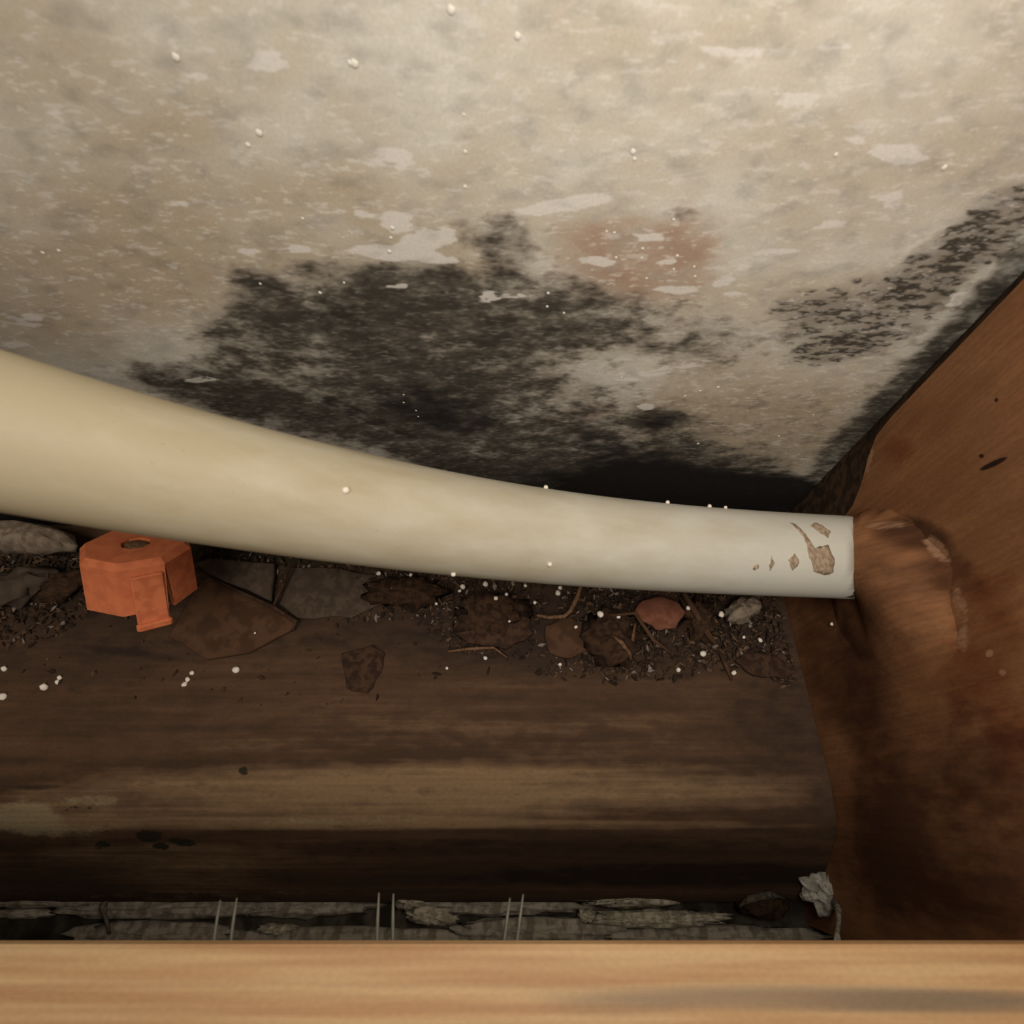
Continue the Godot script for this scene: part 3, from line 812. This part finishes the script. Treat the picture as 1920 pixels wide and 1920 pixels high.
func build_cap() -> void:
	var orange := mottled("orange plastic", Color(0.80, 0.46, 0.30), Color(0.73, 0.40, 0.26), 30.0, 0.7, 4, 0.0)
	var cap := base("plastic_cap", v3([[-118.9, 39.9, -65.3]])[0])
	tag(cap, "orange faceted plastic cap with a split side and a small tab", "cap")
	var y := Vector3(0.1078, 0.7625, -0.6379)           # from the open end to the closed end
	var z := Vector3(0.5802, 0.4728, 0.6632)           # towards the tab
	var turn := Transform3D(Basis(y.cross(z), y, z), Vector3.ZERO)
	const N := 8
	var R := 0.0158
	var h := 0.0168
	var at := func(a: float, rad: float, yy: float) -> Vector3: return turn * Vector3(sin(deg_to_rad(a)) * rad, yy, cos(deg_to_rad(a)) * rad)
	var s := Shape.new(false)
	var angles := []
	for k in N:
		angles.append(22.5 + 45.0 * k)
	angles[0] = 24.0     # the split runs down this edge
	for inner in [0, 1]:
		var w: float = 0.0016 * inner
		for k in N:
			var a0: float = angles[k]
			var a1: float = angles[(k + 1) % N] + (360.0 if k == N - 1 else 0.0)
			var open0 := 3.5 if k == 0 else 0.0
			var open1 := 3.5 if k == N - 1 else 0.0
			var lo0: Vector3 = at.call(a0 + open0, R - w, -h / 2)
			var lo1: Vector3 = at.call(a1 - open1, R - w, -h / 2)
			var hi0: Vector3 = at.call(a0, R * 0.97 - w, h / 2 - 0.0018)
			var hi1: Vector3 = at.call(a1, R * 0.97 - w, h / 2 - 0.0018)
			var tp0: Vector3 = at.call(a0, R * 0.86 - w, h / 2 - w)
			var tp1: Vector3 = at.call(a1, R * 0.86 - w, h / 2 - w)
			var hub0: Vector3 = at.call(a0, R * 0.26, h / 2 - w)
			var hub1: Vector3 = at.call(a1, R * 0.26, h / 2 - w)
			if inner:
				s.quad(lo1, lo0, hi0, hi1)
				s.quad(hi1, hi0, tp0, tp1)
				s.quad(tp1, tp0, hub0, hub1)
			else:
				s.quad(lo0, lo1, hi1, hi0)
				s.quad(hi0, hi1, tp1, tp0)
				s.quad(tp0, tp1, hub1, hub0)
				s.quad(at.call(a0 + open0, R - 0.0016, -h / 2), at.call(a1 - open1, R - 0.0016, -h / 2), lo1, lo0)
				s.quad(hub0, hub1, at.call(a1, R * 0.24, h / 2 - 0.003), at.call(a0, R * 0.24, h / 2 - 0.003))
	put("body", s.done(), orange, cap)
	# the tab moulded on the side, with its lip below the open end
	var b := Shape.new(false)
	b.box(Vector3(-0.0042, -h / 2 - 0.0035, R * 0.90), Vector3(0.0042, h / 2 - 0.004, R * 0.98), 0.0004)
	b.box(Vector3(-0.0047, -h / 2 - 0.0055, R * 0.90), Vector3(0.0047, -h / 2 - 0.0030, R * 1.06), 0.0006)
	var tab := put("tab", b.done(), orange, cap)
	tab.transform = turn * Transform3D(Basis(Vector3.UP, deg_to_rad(5.0)), Vector3.ZERO)
	var plug := put("plug", lump(Vector3(R * 0.25, 0.0012, R * 0.25), 0.3, 4), mottled("plug dirt", Color(0.34, 0.27, 0.2), Color(0.48, 0.36, 0.26), 100.0), cap)
	plug.transform = turn * Transform3D(Basis(), Vector3(0, h / 2 - 0.0012, 0))
	plug.set_meta("label", "grey dirt plugging the hole in the closed end")


# ---------------------------------------------------------------- rubbish in the corner

func build_corner_debris() -> void:
	var brown := mottled("bark", Color(0.19, 0.13, 0.095), Color(0.29, 0.205, 0.15), 40.0, 0.9, 4, 0.04)
	var greyb := mottled("grey scrap", Color(0.27, 0.225, 0.185), Color(0.33, 0.28, 0.235), 25.0, 0.95, 4, 0.02)
	var stone := mottled("mortar", Color(0.42, 0.37, 0.32), Color(0.57, 0.51, 0.44), 40.0, 0.95, 5, 0.05)
	var rust := mottled("rusty flake", Color(0.41, 0.25, 0.19), Color(0.48, 0.31, 0.24), 30.0, 0.9, 4, 0.04)
	var straw := mottled("straw", Color(0.48, 0.36, 0.26), Color(0.36, 0.26, 0.18), 80.0, 0.9, 3, 0.0)
	var wood := mottled("scrap wood", Color(0.26, 0.18, 0.125), Color(0.33, 0.235, 0.165), 16.0, 0.9, 4, 0.02)
	var fuzz := mottled("brown fibre", Color(0.16, 0.11, 0.075), Color(0.27, 0.19, 0.13), 50.0, 0.95, 5, 0.06)
	var pick := {"brown": brown, "grey": greyb, "stone": stone, "rust": rust, "straw": straw, "wood": wood, "fuzz": fuzz}
	# [name, material, base point, outline round it, thickness, arch, jag, tilt, label, category] in millimetres
	for f in [["wood_scrap", "wood", [-104.4, 0.5, -60.4], [[-23.4, 7.4], [-18.8, -10.4], [-15, -16.6], [-1.4, -10.8], [12.7, -4.8], [23.2, 0.8], [21.4, 5.3], [8.2, 13.3], [-6.8, 15.8]], 1.3, 0.6, 0.5, [0, 0], "flat brown wood scrap lying right of the orange cap", "wood"], ["shim", "grey", [-109, 1, -77.1], [[-15.6, -4.3], [-10.2, -6.6], [15.8, -4.3], [17.2, 10.7], [3.2, 5.1], [-10.4, -0.7]], 3, 0.5, 0.4, [0, 0], "thin grey shim wedged behind the brown wood scrap", "wood"], ["paper_scrap", "grey", [-69, 0.5, -70], [[-20.1, -11], [1.3, -10.1], [21.8, -6.3], [20.7, 3.5], [8.3, 9.8], [-12, 9.8], [-20, 4.4]], 0.8, 1, 0.6, [0, 0], "torn grey paper scrap beside the shim under the pipe", "paper"], ["leaf_scrap", "rust", [54.7, 6, -60.3], [[-9.7, -0.3], [-5.7, -5.4], [1.5, -6.9], [7.5, -4], [9.3, -0.3], [4.1, 6.1], [-1.3, 6.9], [-5.8, 3.8]], 0.6, 2, 0.5, [0.1, 0.25], "reddish brown leaf scrap under the right half of the pipe", "leaf"], ["bark_flake", "brown", [91.8, 0.5, -42.5], [[-10.9, -1.7], [-5.3, -5.2], [4.1, -3.3], [11.1, 1.7], [6.1, 4.9], [-5.2, 3.6]], 1.2, 1, 0.5, [0, 0], "brown bark flake lying on the plate beside the stud", "bark"], ["bark_flake", "brown", [-8.2, 2, -56.6], [[-11.6, -5.2], [-3, -9.4], [13.3, -5.2], [16.1, 2.9], [6.3, 9.2], [-7.5, 6.9], [-13.7, 0.9]], 1.5, 3, 1, [0, 0.1], "domed bark flake in the litter below the middle of the pipe", "bark"], ["bark_flake", "wood", [20.9, 1, -52.7], [[-8.5, -4.3], [-0.7, -7.4], [7.2, -5.3], [8.6, 3.7], [0.5, 7.6], [-7.2, 5.7]], 1, 1, 0.8, [0, 0], "smooth brown bark flake right of the bent straw", "bark"], ["bark_flake", "brown", [-53.1, 0.3, -42.1], [[-9.7, -5.1], [1.7, -8.1], [6.4, -5.1], [5.8, 2], [1.9, 9.1], [-6, 7.2]], 0.5, 0.5, 0.6, [0, 0], "thin bark flake lifting from the plate right of the wood scrap", "bark"]]:
		var o := put(f[0], flake(v2(f[3]), f[4] / 1000.0, f[5] / 1000.0, f[6] / 1000.0, Vector2(f[7][0], f[7][1])), pick[f[1]])
		o.position = v3([f[2]])[0]
		tag(o, f[8], f[9])
	# [name, material, base point, radii, roughness, seed, yaw, label, category]
	for f in [["mortar_lump", "stone", [-189.2, 12, -88.8], [22, 6, 6], 0.3, 3, -8, "long grey mortar lump in the left corner under the pipe", "mortar"], ["mortar_lump", "grey", [-190.4, 4, -71.8], [14, 5, 7], 0.7, 4, 10, "dark grey mortar lump on the plate below the long pale one", "mortar"], ["mortar_lump", "fuzz", [-173.7, 2, -72.5], [9, 5, 6], 0.8, 8, 30, "small blackish mortar lump left of the orange cap", "mortar"], ["mortar_lump", "stone", [85.8, 6, -62.2], [8, 4, 4], 0.6, 6, 25, "pale grey mortar lump beneath the pipe beside the stud", "mortar"], ["fibre_clump", "fuzz", [-8, 4, -60.2], [13, 6, 8], 0.9, 31, 0, "matted brown fibre clump below the middle of the pipe", "fibre"], ["fibre_clump", "fuzz", [36.2, 4, -52.2], [9, 6, 9], 1, 32, 20, "ragged dark fibre clump left of the reddish leaf scrap", "fibre"], ["fibre_clump", "fuzz", [69, 3, -59.5], [6, 5, 8], 1, 33, 0, "dark fibre clump right of the reddish leaf scrap", "fibre"], ["fibre_clump", "fuzz", [-40.9, 3, -70], [14, 4, 6], 0.8, 34, 0, "low grey brown fibre clump right of the torn paper scrap", "fibre"]]:
		var o := put(f[0], lump(v3([f[3]])[0], f[4], f[5], 12, 18, 1.6), pick[f[1]])
		o.position = v3([f[2]])[0]
		o.rotation.y = deg_to_rad(f[6])
		tag(o, f[7], f[8])
	# [name, material, points, radii, label, category]
	for f in [["bent_straw", "straw", [[26, 12, -70.9], [24, 10, -65.4], [21.7, 7, -61.3], [19.4, 5, -59.7], [13.9, 4, -59.6], [9.2, 4, -60.4]], [0.7, 0.9, 0.9, 0.8, 0.7, 0.5], "bent pinkish straw curling out from under the pipe", "straw"], ["twig", "wood", [[63.5, 10, -67.1], [67.5, 8, -60], [71.8, 5, -52.9], [76, 2, -48.7]], [0.9, 1.3, 1.2, 0.7], "short brown twig leaning right of the reddish leaf scrap", "twig"], ["twig", "straw", [[35.9, 9, -51.4], [38.7, 10, -48.7], [41.8, 7, -45.6], [43.1, 3, -43.7]], [0.4, 0.9, 0.8, 0.4], "tan twig curved over the ragged fibre clump", "twig"], ["twig", "straw", [[45.1, 6, -56.6], [43.4, 7, -50.4], [42.9, 3, -45.2]], [0.5, 0.7, 0.5], "thin tan twig upright beside the curved twig", "twig"], ["twig", "brown", [[-85.9, 6, -80.2], [-87.7, 5, -71.8], [-89.8, 4, -64.5]], [0.5, 0.8, 0.6], "dark strip drawn for the crack between shim and paper scrap", "twig"], ["twig", "brown", [[-115.4, 4, -74.8], [-103.9, 4, -69.6], [-90, 4, -63.7], [-80.3, 3.5, -58.1], [-81.8, 2, -54.9]], [0.4, 0.7, 0.8, 0.8, 0.4], "dark strip outlining the back edge of the wood scrap", "twig"], ["twig", "straw", [[-23.4, 2, -47.4], [-16.5, 3, -48.1], [-6.8, 3, -48.7], [-1.9, 2, -45.4]], [0.4, 0.6, 0.6, 0.3], "pale twig lying below the domed bark flake", "twig"], ["twig", "wood", [[35.1, 8, -59], [44.8, 9, -59.7], [51.7, 4, -51.2], [58.5, 2, -46.8]], [0.5, 0.8, 0.8, 0.4], "brown twig crossing beneath the reddish leaf scrap", "twig"], ["twig", "wood", [[76, 2, -46.8], [77.4, 2, -42], [78.8, 1, -37.3]], [0.5, 0.9, 0.4], "short twig on the plate left of the stud foot", "twig"]]:  # two dark strips here draw a crack and an edge line
		var o := put(f[0], tube(v3(f[2]), f[3].map(func(q): return q / 1000.0), 8, 0.35, 9), pick[f[1]])
		tag(o, f[4], f[5])
	# the litter that nobody could count: crumbs of bark and dust heaped along the corner
	var piece := lump(Vector3(1, 0.35, 0.6), 0.9, 21, 5, 7, 1.4)
	var heaps := [[-12.4, -66.7, 26, 20, 800, 5], [38.5, -59.3, 22, 22, 900, 6], [75.1, -60.4, 18, 20, 700, 5], [-54.3, -73.2, 40, 14, 500, 2], [-187.1, -71, 28, 22, 700, 4], [96.5, -56.3, 10, 22, 400, 3], [-77.1, -84.5, 170, 12, 900, 3], [37.3, -46.3, 40, 10, 250, 1.5], [-111.5, -52.2, 120, 25, 120, 0.6]]
	var places := []
	var tints := []
	for hp in heaps:
		for k in int(hp[4]):
			var a := rng.randf() * TAU
			var q := sqrt(rng.randf())
			var x: float = hp[0] + cos(a) * q * hp[2]
			var z: float = hp[1] + sin(a) * q * hp[3]
			if z < -97.5 or x > 103.0:
				continue
			var size := rng.randf_range(0.35, 1.35) ** 1.4
			var y: float = hp[5] * (1.0 - q) * rng.randf() + size * 0.35
			var bs := Basis.from_euler(Vector3(rng.randf() * TAU, rng.randf() * TAU, rng.randf() * TAU)).scaled(Vector3.ONE * size / 1000.0)
			places.append(Transform3D(bs, Vector3(x, y, z) / 1000.0))
			var g := rng.randf()
			tints.append(Color(0.026, 0.015, 0.009).lerp(Color(0.13, 0.075, 0.042), g * g) if rng.randf() < 0.93 else Color(0.22, 0.18, 0.15))
	var mm := MultiMesh.new()
	mm.transform_format = MultiMesh.TRANSFORM_3D
	mm.use_colors = true
	mm.mesh = piece
	mm.instance_count = places.size()
	for k in places.size():
		mm.set_instance_transform(k, places[k])
		mm.set_instance_color(k, tints[k])
	var lit := MultiMeshInstance3D.new()
	lit.multimesh = mm
	var lm := flat_mat("litter", Color(1, 1, 1), 0.95)
	lm.vertex_color_use_as_albedo = true
	lit.material_override = lm
	named(lit, "litter")
	tag(lit, "dark brown crumbs and dust heaped along the wall corner", "debris", "", "stuff")


func build_gap_debris() -> void:
	var chalk := mottled("chalky crust", Color(0.72, 0.68, 0.59), Color(0.50, 0.46, 0.38), 40.0, 0.95, 5, 0.12)
	var grey := mottled("grey dust", Color(0.46, 0.42, 0.36), Color(0.64, 0.60, 0.53), 30.0, 0.95, 4, 0.06)
	var putty := mottled("old putty", Color(0.74, 0.71, 0.65), Color(0.50, 0.48, 0.43), 50.0, 0.9, 5, 0.05)
	var nut := mottled("curled bark", Color(0.24, 0.165, 0.10), Color(0.15, 0.10, 0.065), 70.0, 0.9, 5, 0.05)
	var pick := {"chalk": chalk, "grey": grey, "putty": putty, "nut": nut}
	for f in [["chalk_crust", "chalk", [41.9, -34, 30.7], [21, 5, 3.2], 0.55, 41, 0, "chalky crust along the plate edge left of the bark curl", "plaster"], ["chalk_crust", "chalk", [53.1, -37, 37.7], [24, 4, 2.6], 0.55, 42, 0, "lower chalky crust nearer the front board", "plaster"], ["chalk_crust", "chalk", [-28.4, -36, 36.6], [9, 4, 3], 0.55, 43, -5, "small chalky crust between the two right staples", "plaster"], ["chalk_crust", "chalk", [-36.1, -34, 31.5], [6, 4, 3], 0.55, 44, 0, "pale chalky crust high beside the middle staple", "plaster"], ["chalk_crust", "chalk", [-82.9, -37, 40.6], [7, 3, 1.5], 0.55, 45, 0, "tiny chalky crust low between the left and middle staples", "plaster"], ["chalk_crust", "chalk", [26.5, -36, 36.6], [3, 3, 2.2], 0.55, 46, 0, "single yellowish crust lump right of the right staple", "plaster"], ["dust_ridge", "grey", [-125.7, -36, 34.1], [38, 4, 3.6], 0.49, 47, 0, "grey dust ridge along the gap left of the left staple", "dust"], ["dust_ridge", "grey", [-126.8, -39, 42.3], [30, 4, 4], 0.35, 48, 0, "smooth grey dust ridge against the board at the left", "dust"], ["dust_ridge", "grey", [-76.2, -36, 34.1], [27, 4, 3], 0.49, 49, 0, "grey dust ridge between the left and middle staples", "dust"], ["dust_ridge", "grey", [-58.5, -39, 43.8], [50, 4, 3.6], 0.35, 50, 0, "grey dust ridge low under the middle staple", "dust"], ["dust_ridge", "grey", [9.4, -38, 41.3], [30, 4, 4], 0.42, 51, 0, "grey dust ridge low under the right staple", "dust"], ["dust_ridge", "grey", [-1.9, -36, 33.5], [30, 4, 3], 0.49, 52, 0, "grey dust ridge behind the right staple", "dust"], ["dust_ridge", "grey", [-174.4, -36, 36], [12, 3, 1.6], 0.35, 53, 0, "short grey dust ridge in the dark hollow at far left", "dust"], ["dust_ridge", "grey", [-170.7, -34, 32], [30, 3, 2], 0.35, 54, 0, "thin grey dust ridge above the dark hollow at far left", "dust"], ["dust_ridge", "grey", [69.9, -39, 43], [40, 4, 3.2], 0.35, 55, 0, "grey dust ridge low in front of the bark curl", "dust"]]:
		var o := put(f[0], lump(v3([f[3]])[0], f[4], f[5], 14, 26, 2.2), pick[f[1]])
		o.position = v3([f[2]])[0]
		o.rotation.y = deg_to_rad(f[6])
		tag(o, f[7], f[8])
	# a wad of putty by the stud with a string hanging from it
	var wad := base("putty_wad", v3([[108.2, -20, 27.1]])[0])
	tag(wad, "pale grey putty wad with a hanging string beside the stud foot", "putty")
	put("lump", lump(Vector3(0.0095, 0.0035, 0.0064), 0.75, 13, 20, 30, 1.5), putty, wad)
	put("string", tube(v3([[-2.2, 4, 2.7], [-5.7, 12, 3.6], [-12.4, 24, 4.8], [-17.4, 32, 6.1], [-21.7, 40, 6.5]]), [0.0011, 0.0009, 0.0006, 0.0006, 0.0009], 8, 0.3, 3), putty, wad)
	var rim := mottled("grey rim", Color(0.36, 0.33, 0.27), Color(0.22, 0.20, 0.16), 80.0)
	var shell := base("bark_curl", v3([[87.9, -30, 32]])[0])
	tag(shell, "curled brown bark piece with a grey rim left of the putty wad", "bark")
	put("shell", lump(Vector3(0.0085, 0.0062, 0.0050), 0.35, 23, 14, 20, 1.3), nut, shell)
	var arc := []
	for j in 7:
		var a := PI * (0.95 - 0.11 * j)
		arc.append(Vector3(cos(a) * 0.0094, sin(a) * 0.0064, 0.0022 - sin(a) * 0.005))
	put("rim", tube(arc, [0.0005, 0.0009, 0.0012, 0.0010, 0.0011, 0.0008, 0.0003], 9, 0.9, 6), rim, shell)


func build_staples() -> void:
	var steel := flat_mat("staple wire", Color(0.50, 0.49, 0.44), 0.6)
	steel.metallic = 0.35
	# [x of the left leg, x of the right leg, y, reach of each leg, slant of each leg] in millimetres
	for f in [[-61.5, -57.98, 60, 8.46, 8.84, -0.69, -0.79, "wire staple left of the others under the front board"], [-27.78, -24.47, 60, 9.77, 9.58, -0.75, -0.96, "wire staple in the middle under the front board"], [-1.87, 0.77, 60, 8.84, 9.49, 1.42, 1.62, "wire staple right of the others under the front board"]]:
		var o := base("staple", Vector3(f[0] + f[1], 2.0 * f[2], 2000.0 * BOARD_Z + 6.6) / 2000.0)
		for k in 2:
			var x: float = (f[k] - (f[0] + f[1]) / 2) / 1000.0
			put("leg", tube([Vector3(x, 0, 0.003), Vector3(x, 0, 0), Vector3(x + f[5 + k] / 2000.0, 0.0001, -f[3 + k] / 2000.0), Vector3(x + f[5 + k] / 1000.0, -0.0003, -f[3 + k] / 1000.0)], [0.00040, 0.00040, 0.00038, 0.00020], 6), steel, o)
		put("crown", tube([Vector3((f[0] - f[1]) / 2000.0, 0, 0.003), Vector3((f[1] - f[0]) / 2000.0, 0, 0.003)], [0.0003, 0.0003], 6), steel, o)
		tag(o, f[7], "staple", "staples sticking out under the front board")
	var pin := put("bent_nail", tube(v3([[-137.5, -30, 40.7], [-137.6, -28, 38.2], [-138.5, -26, 34.9], [-139.1, -25, 32.5], [-139.2, -25, 31.1]]), [0.0005, 0.0006, 0.0006, 0.0011, 0.0010], 8, 0.2, 5), mottled("dusty nail", Color(0.34, 0.30, 0.25), Color(0.46, 0.42, 0.35), 90.0))
	tag(pin, "dusty bent nail poking from the gap at the far left", "nail")


func build_crumbs() -> void:
	var bead := lump(Vector3(1, 0.8, 1), 0.45, 18, 6, 9)
	var white := flat_mat("plaster crumb", Color(0.66, 0.61, 0.56), 0.9)
	for f in [[-184.4, 0.5, -41.6, 1.04, "plaster crumb on the plate at the far left, above the mould stain", "plaster crumbs on the bare plate"], [-163, 0.5, -38.4, 0.88, "upper of two touching plaster crumbs left of the orange cap", "plaster crumbs on the bare plate"], [-163.2, 0.5, -36.9, 0.88, "lower of two touching plaster crumbs left of the orange cap", "plaster crumbs on the bare plate"], [-167.3, 0.5, -35.2, 1.33, "rounded plaster crumb below the touching pair", "plaster crumbs on the bare plate"], [-180.7, 0.5, -31.9, 1.37, "lowest plaster crumb on the plate at the far left", "plaster crumbs on the bare plate"], [-115.8, 0.5, -40.1, 0.88, "top crumb of the short slanting row below the cap", "plaster crumbs on the bare plate"], [-116.7, 0.5, -37.8, 0.88, "middle crumb of the short slanting row below the cap", "plaster crumbs on the bare plate"], [-117.4, 0.5, -36.1, 1.09, "bottom crumb of the short slanting row below the cap", "plaster crumbs on the bare plate"], [-100.1, 0.5, -41.2, 1.33, "largest lone plaster crumb right of the slanting row", "plaster crumbs on the bare plate"], [60.4, 0.5, -41.2, 0.89, "plaster crumb on the plate below the reddish leaf scrap", "plaster crumbs on the bare plate"], [-94.9, 3.4, -53.9, 0.47, "plaster crumb lying on the brown wood scrap", "plaster crumbs in the litter"], [-5.9, 11, -64.7, 0.83, "tiny plaster crumb in the litter below the pipe, eleventh from the left", "plaster crumbs in the litter"], [-2, 12, -65.9, 0.69, "tiny plaster crumb in the litter below the pipe, twelfth from the left", "plaster crumbs in the litter"], [-18.4, 9, -69.9, 0.99, "tiny plaster crumb in the litter below the pipe, eighth from the left", "plaster crumbs in the litter"], [-19.6, 8, -68.6, 0.71, "tiny plaster crumb in the litter below the pipe, seventh from the left", "plaster crumbs in the litter"], [16.8, 12, -66.4, 1.11, "tiny plaster crumb in the litter below the pipe, twelfth from the stud", "plaster crumbs in the litter"], [17.7, 12, -68.4, 0.83, "tiny plaster crumb in the litter below the pipe, tenth from the stud", "plaster crumbs in the litter"], [4.9, 12, -69.2, 0.69, "tiny plaster crumb in the litter below the pipe, fourteenth from the left", "plaster crumbs in the litter"], [8.4, 10, -63.4, 0.69, "tiny plaster crumb in the litter below the pipe, thirteenth from the stud", "plaster crumbs in the litter"], [23.4, 6, -55.4, 0.71, "tiny plaster crumb in the litter below the pipe, ninth from the stud", "plaster crumbs in the litter"], [32.3, 9, -59.3, 1.27, "tiny plaster crumb in the litter below the pipe, eighth from the stud", "plaster crumbs in the litter"], [39, 8, -58.8, 0.85, "tiny plaster crumb in the litter below the pipe, seventh from the stud", "plaster crumbs in the litter"], [-9.7, 2, -45.1, 0.85, "tiny plaster crumb in the litter below the pipe, ninth from the left", "plaster crumbs in the litter"], [-23.6, 1, -41.7, 0.57, "tiny plaster crumb in the litter below the pipe, sixth from the left", "plaster crumbs in the litter"], [17.5, 1, -43, 0.71, "tiny plaster crumb in the litter below the pipe, eleventh from the stud", "plaster crumbs in the litter"], [76.3, 9, -59.3, 1.19, "tiny plaster crumb in the litter below the pipe, fourth from the stud", "plaster crumbs in the litter"], [69.4, 3, -46.4, 1.18, "tiny plaster crumb in the litter below the pipe, fifth from the stud", "plaster crumbs in the litter"], [79.3, 3, -39.6, 0.9, "tiny plaster crumb in the litter below the pipe, third from the stud", "plaster crumbs in the litter"], [90.3, 5, -50.9, 0.92, "tiny plaster crumb in the litter below the pipe, first from the stud", "plaster crumbs in the litter"], [63.9, 11, -61, 0.87, "tiny plaster crumb in the litter below the pipe, sixth from the stud", "plaster crumbs in the litter"], [-28.5, 5, -64.6, 0.57, "tiny plaster crumb in the litter below the pipe, fifth from the left", "plaster crumbs in the litter"], [-51.5, 5, -76.8, 0.9, "tiny plaster crumb in the litter below the pipe, second from the left", "plaster crumbs in the litter"], [-38.9, 6, -75.8, 0.73, "tiny plaster crumb in the litter below the pipe, fourth from the left", "plaster crumbs in the litter"], [-54.4, 4, -71.8, 0.75, "tiny plaster crumb in the litter below the pipe, first from the left", "plaster crumbs in the litter"], [-9.9, 10, -70.6, 1.13, "tiny plaster crumb in the litter below the pipe, tenth from the left", "plaster crumbs in the litter"], [-45.7, 5, -70.3, 0.73, "tiny plaster crumb in the litter below the pipe, third from the left", "plaster crumbs in the litter"], [84.6, 5, -51.9, 0.61, "tiny plaster crumb in the litter below the pipe, second from the stud", "plaster crumbs in the litter"], [-1, 9, -56.7, 0.55, "tiny plaster crumb in the litter below the pipe, thirteenth from the left", "plaster crumbs in the litter"], [105, 26.5, -50.6, 0.63, "plaster crumb stuck low on the stud below the pipe end", "plaster crumbs in the litter"]]:
		var o := put("plaster_crumb", bead, white)
		o.position = Vector3(f[0], f[1], f[2]) / 1000.0
		o.scale = Vector3.ONE * f[3] / 1000.0
		o.rotation = Vector3(rng.randf(), rng.randf() * 6.0, rng.randf())
		tag(o, f[4], "crumb", f[5])
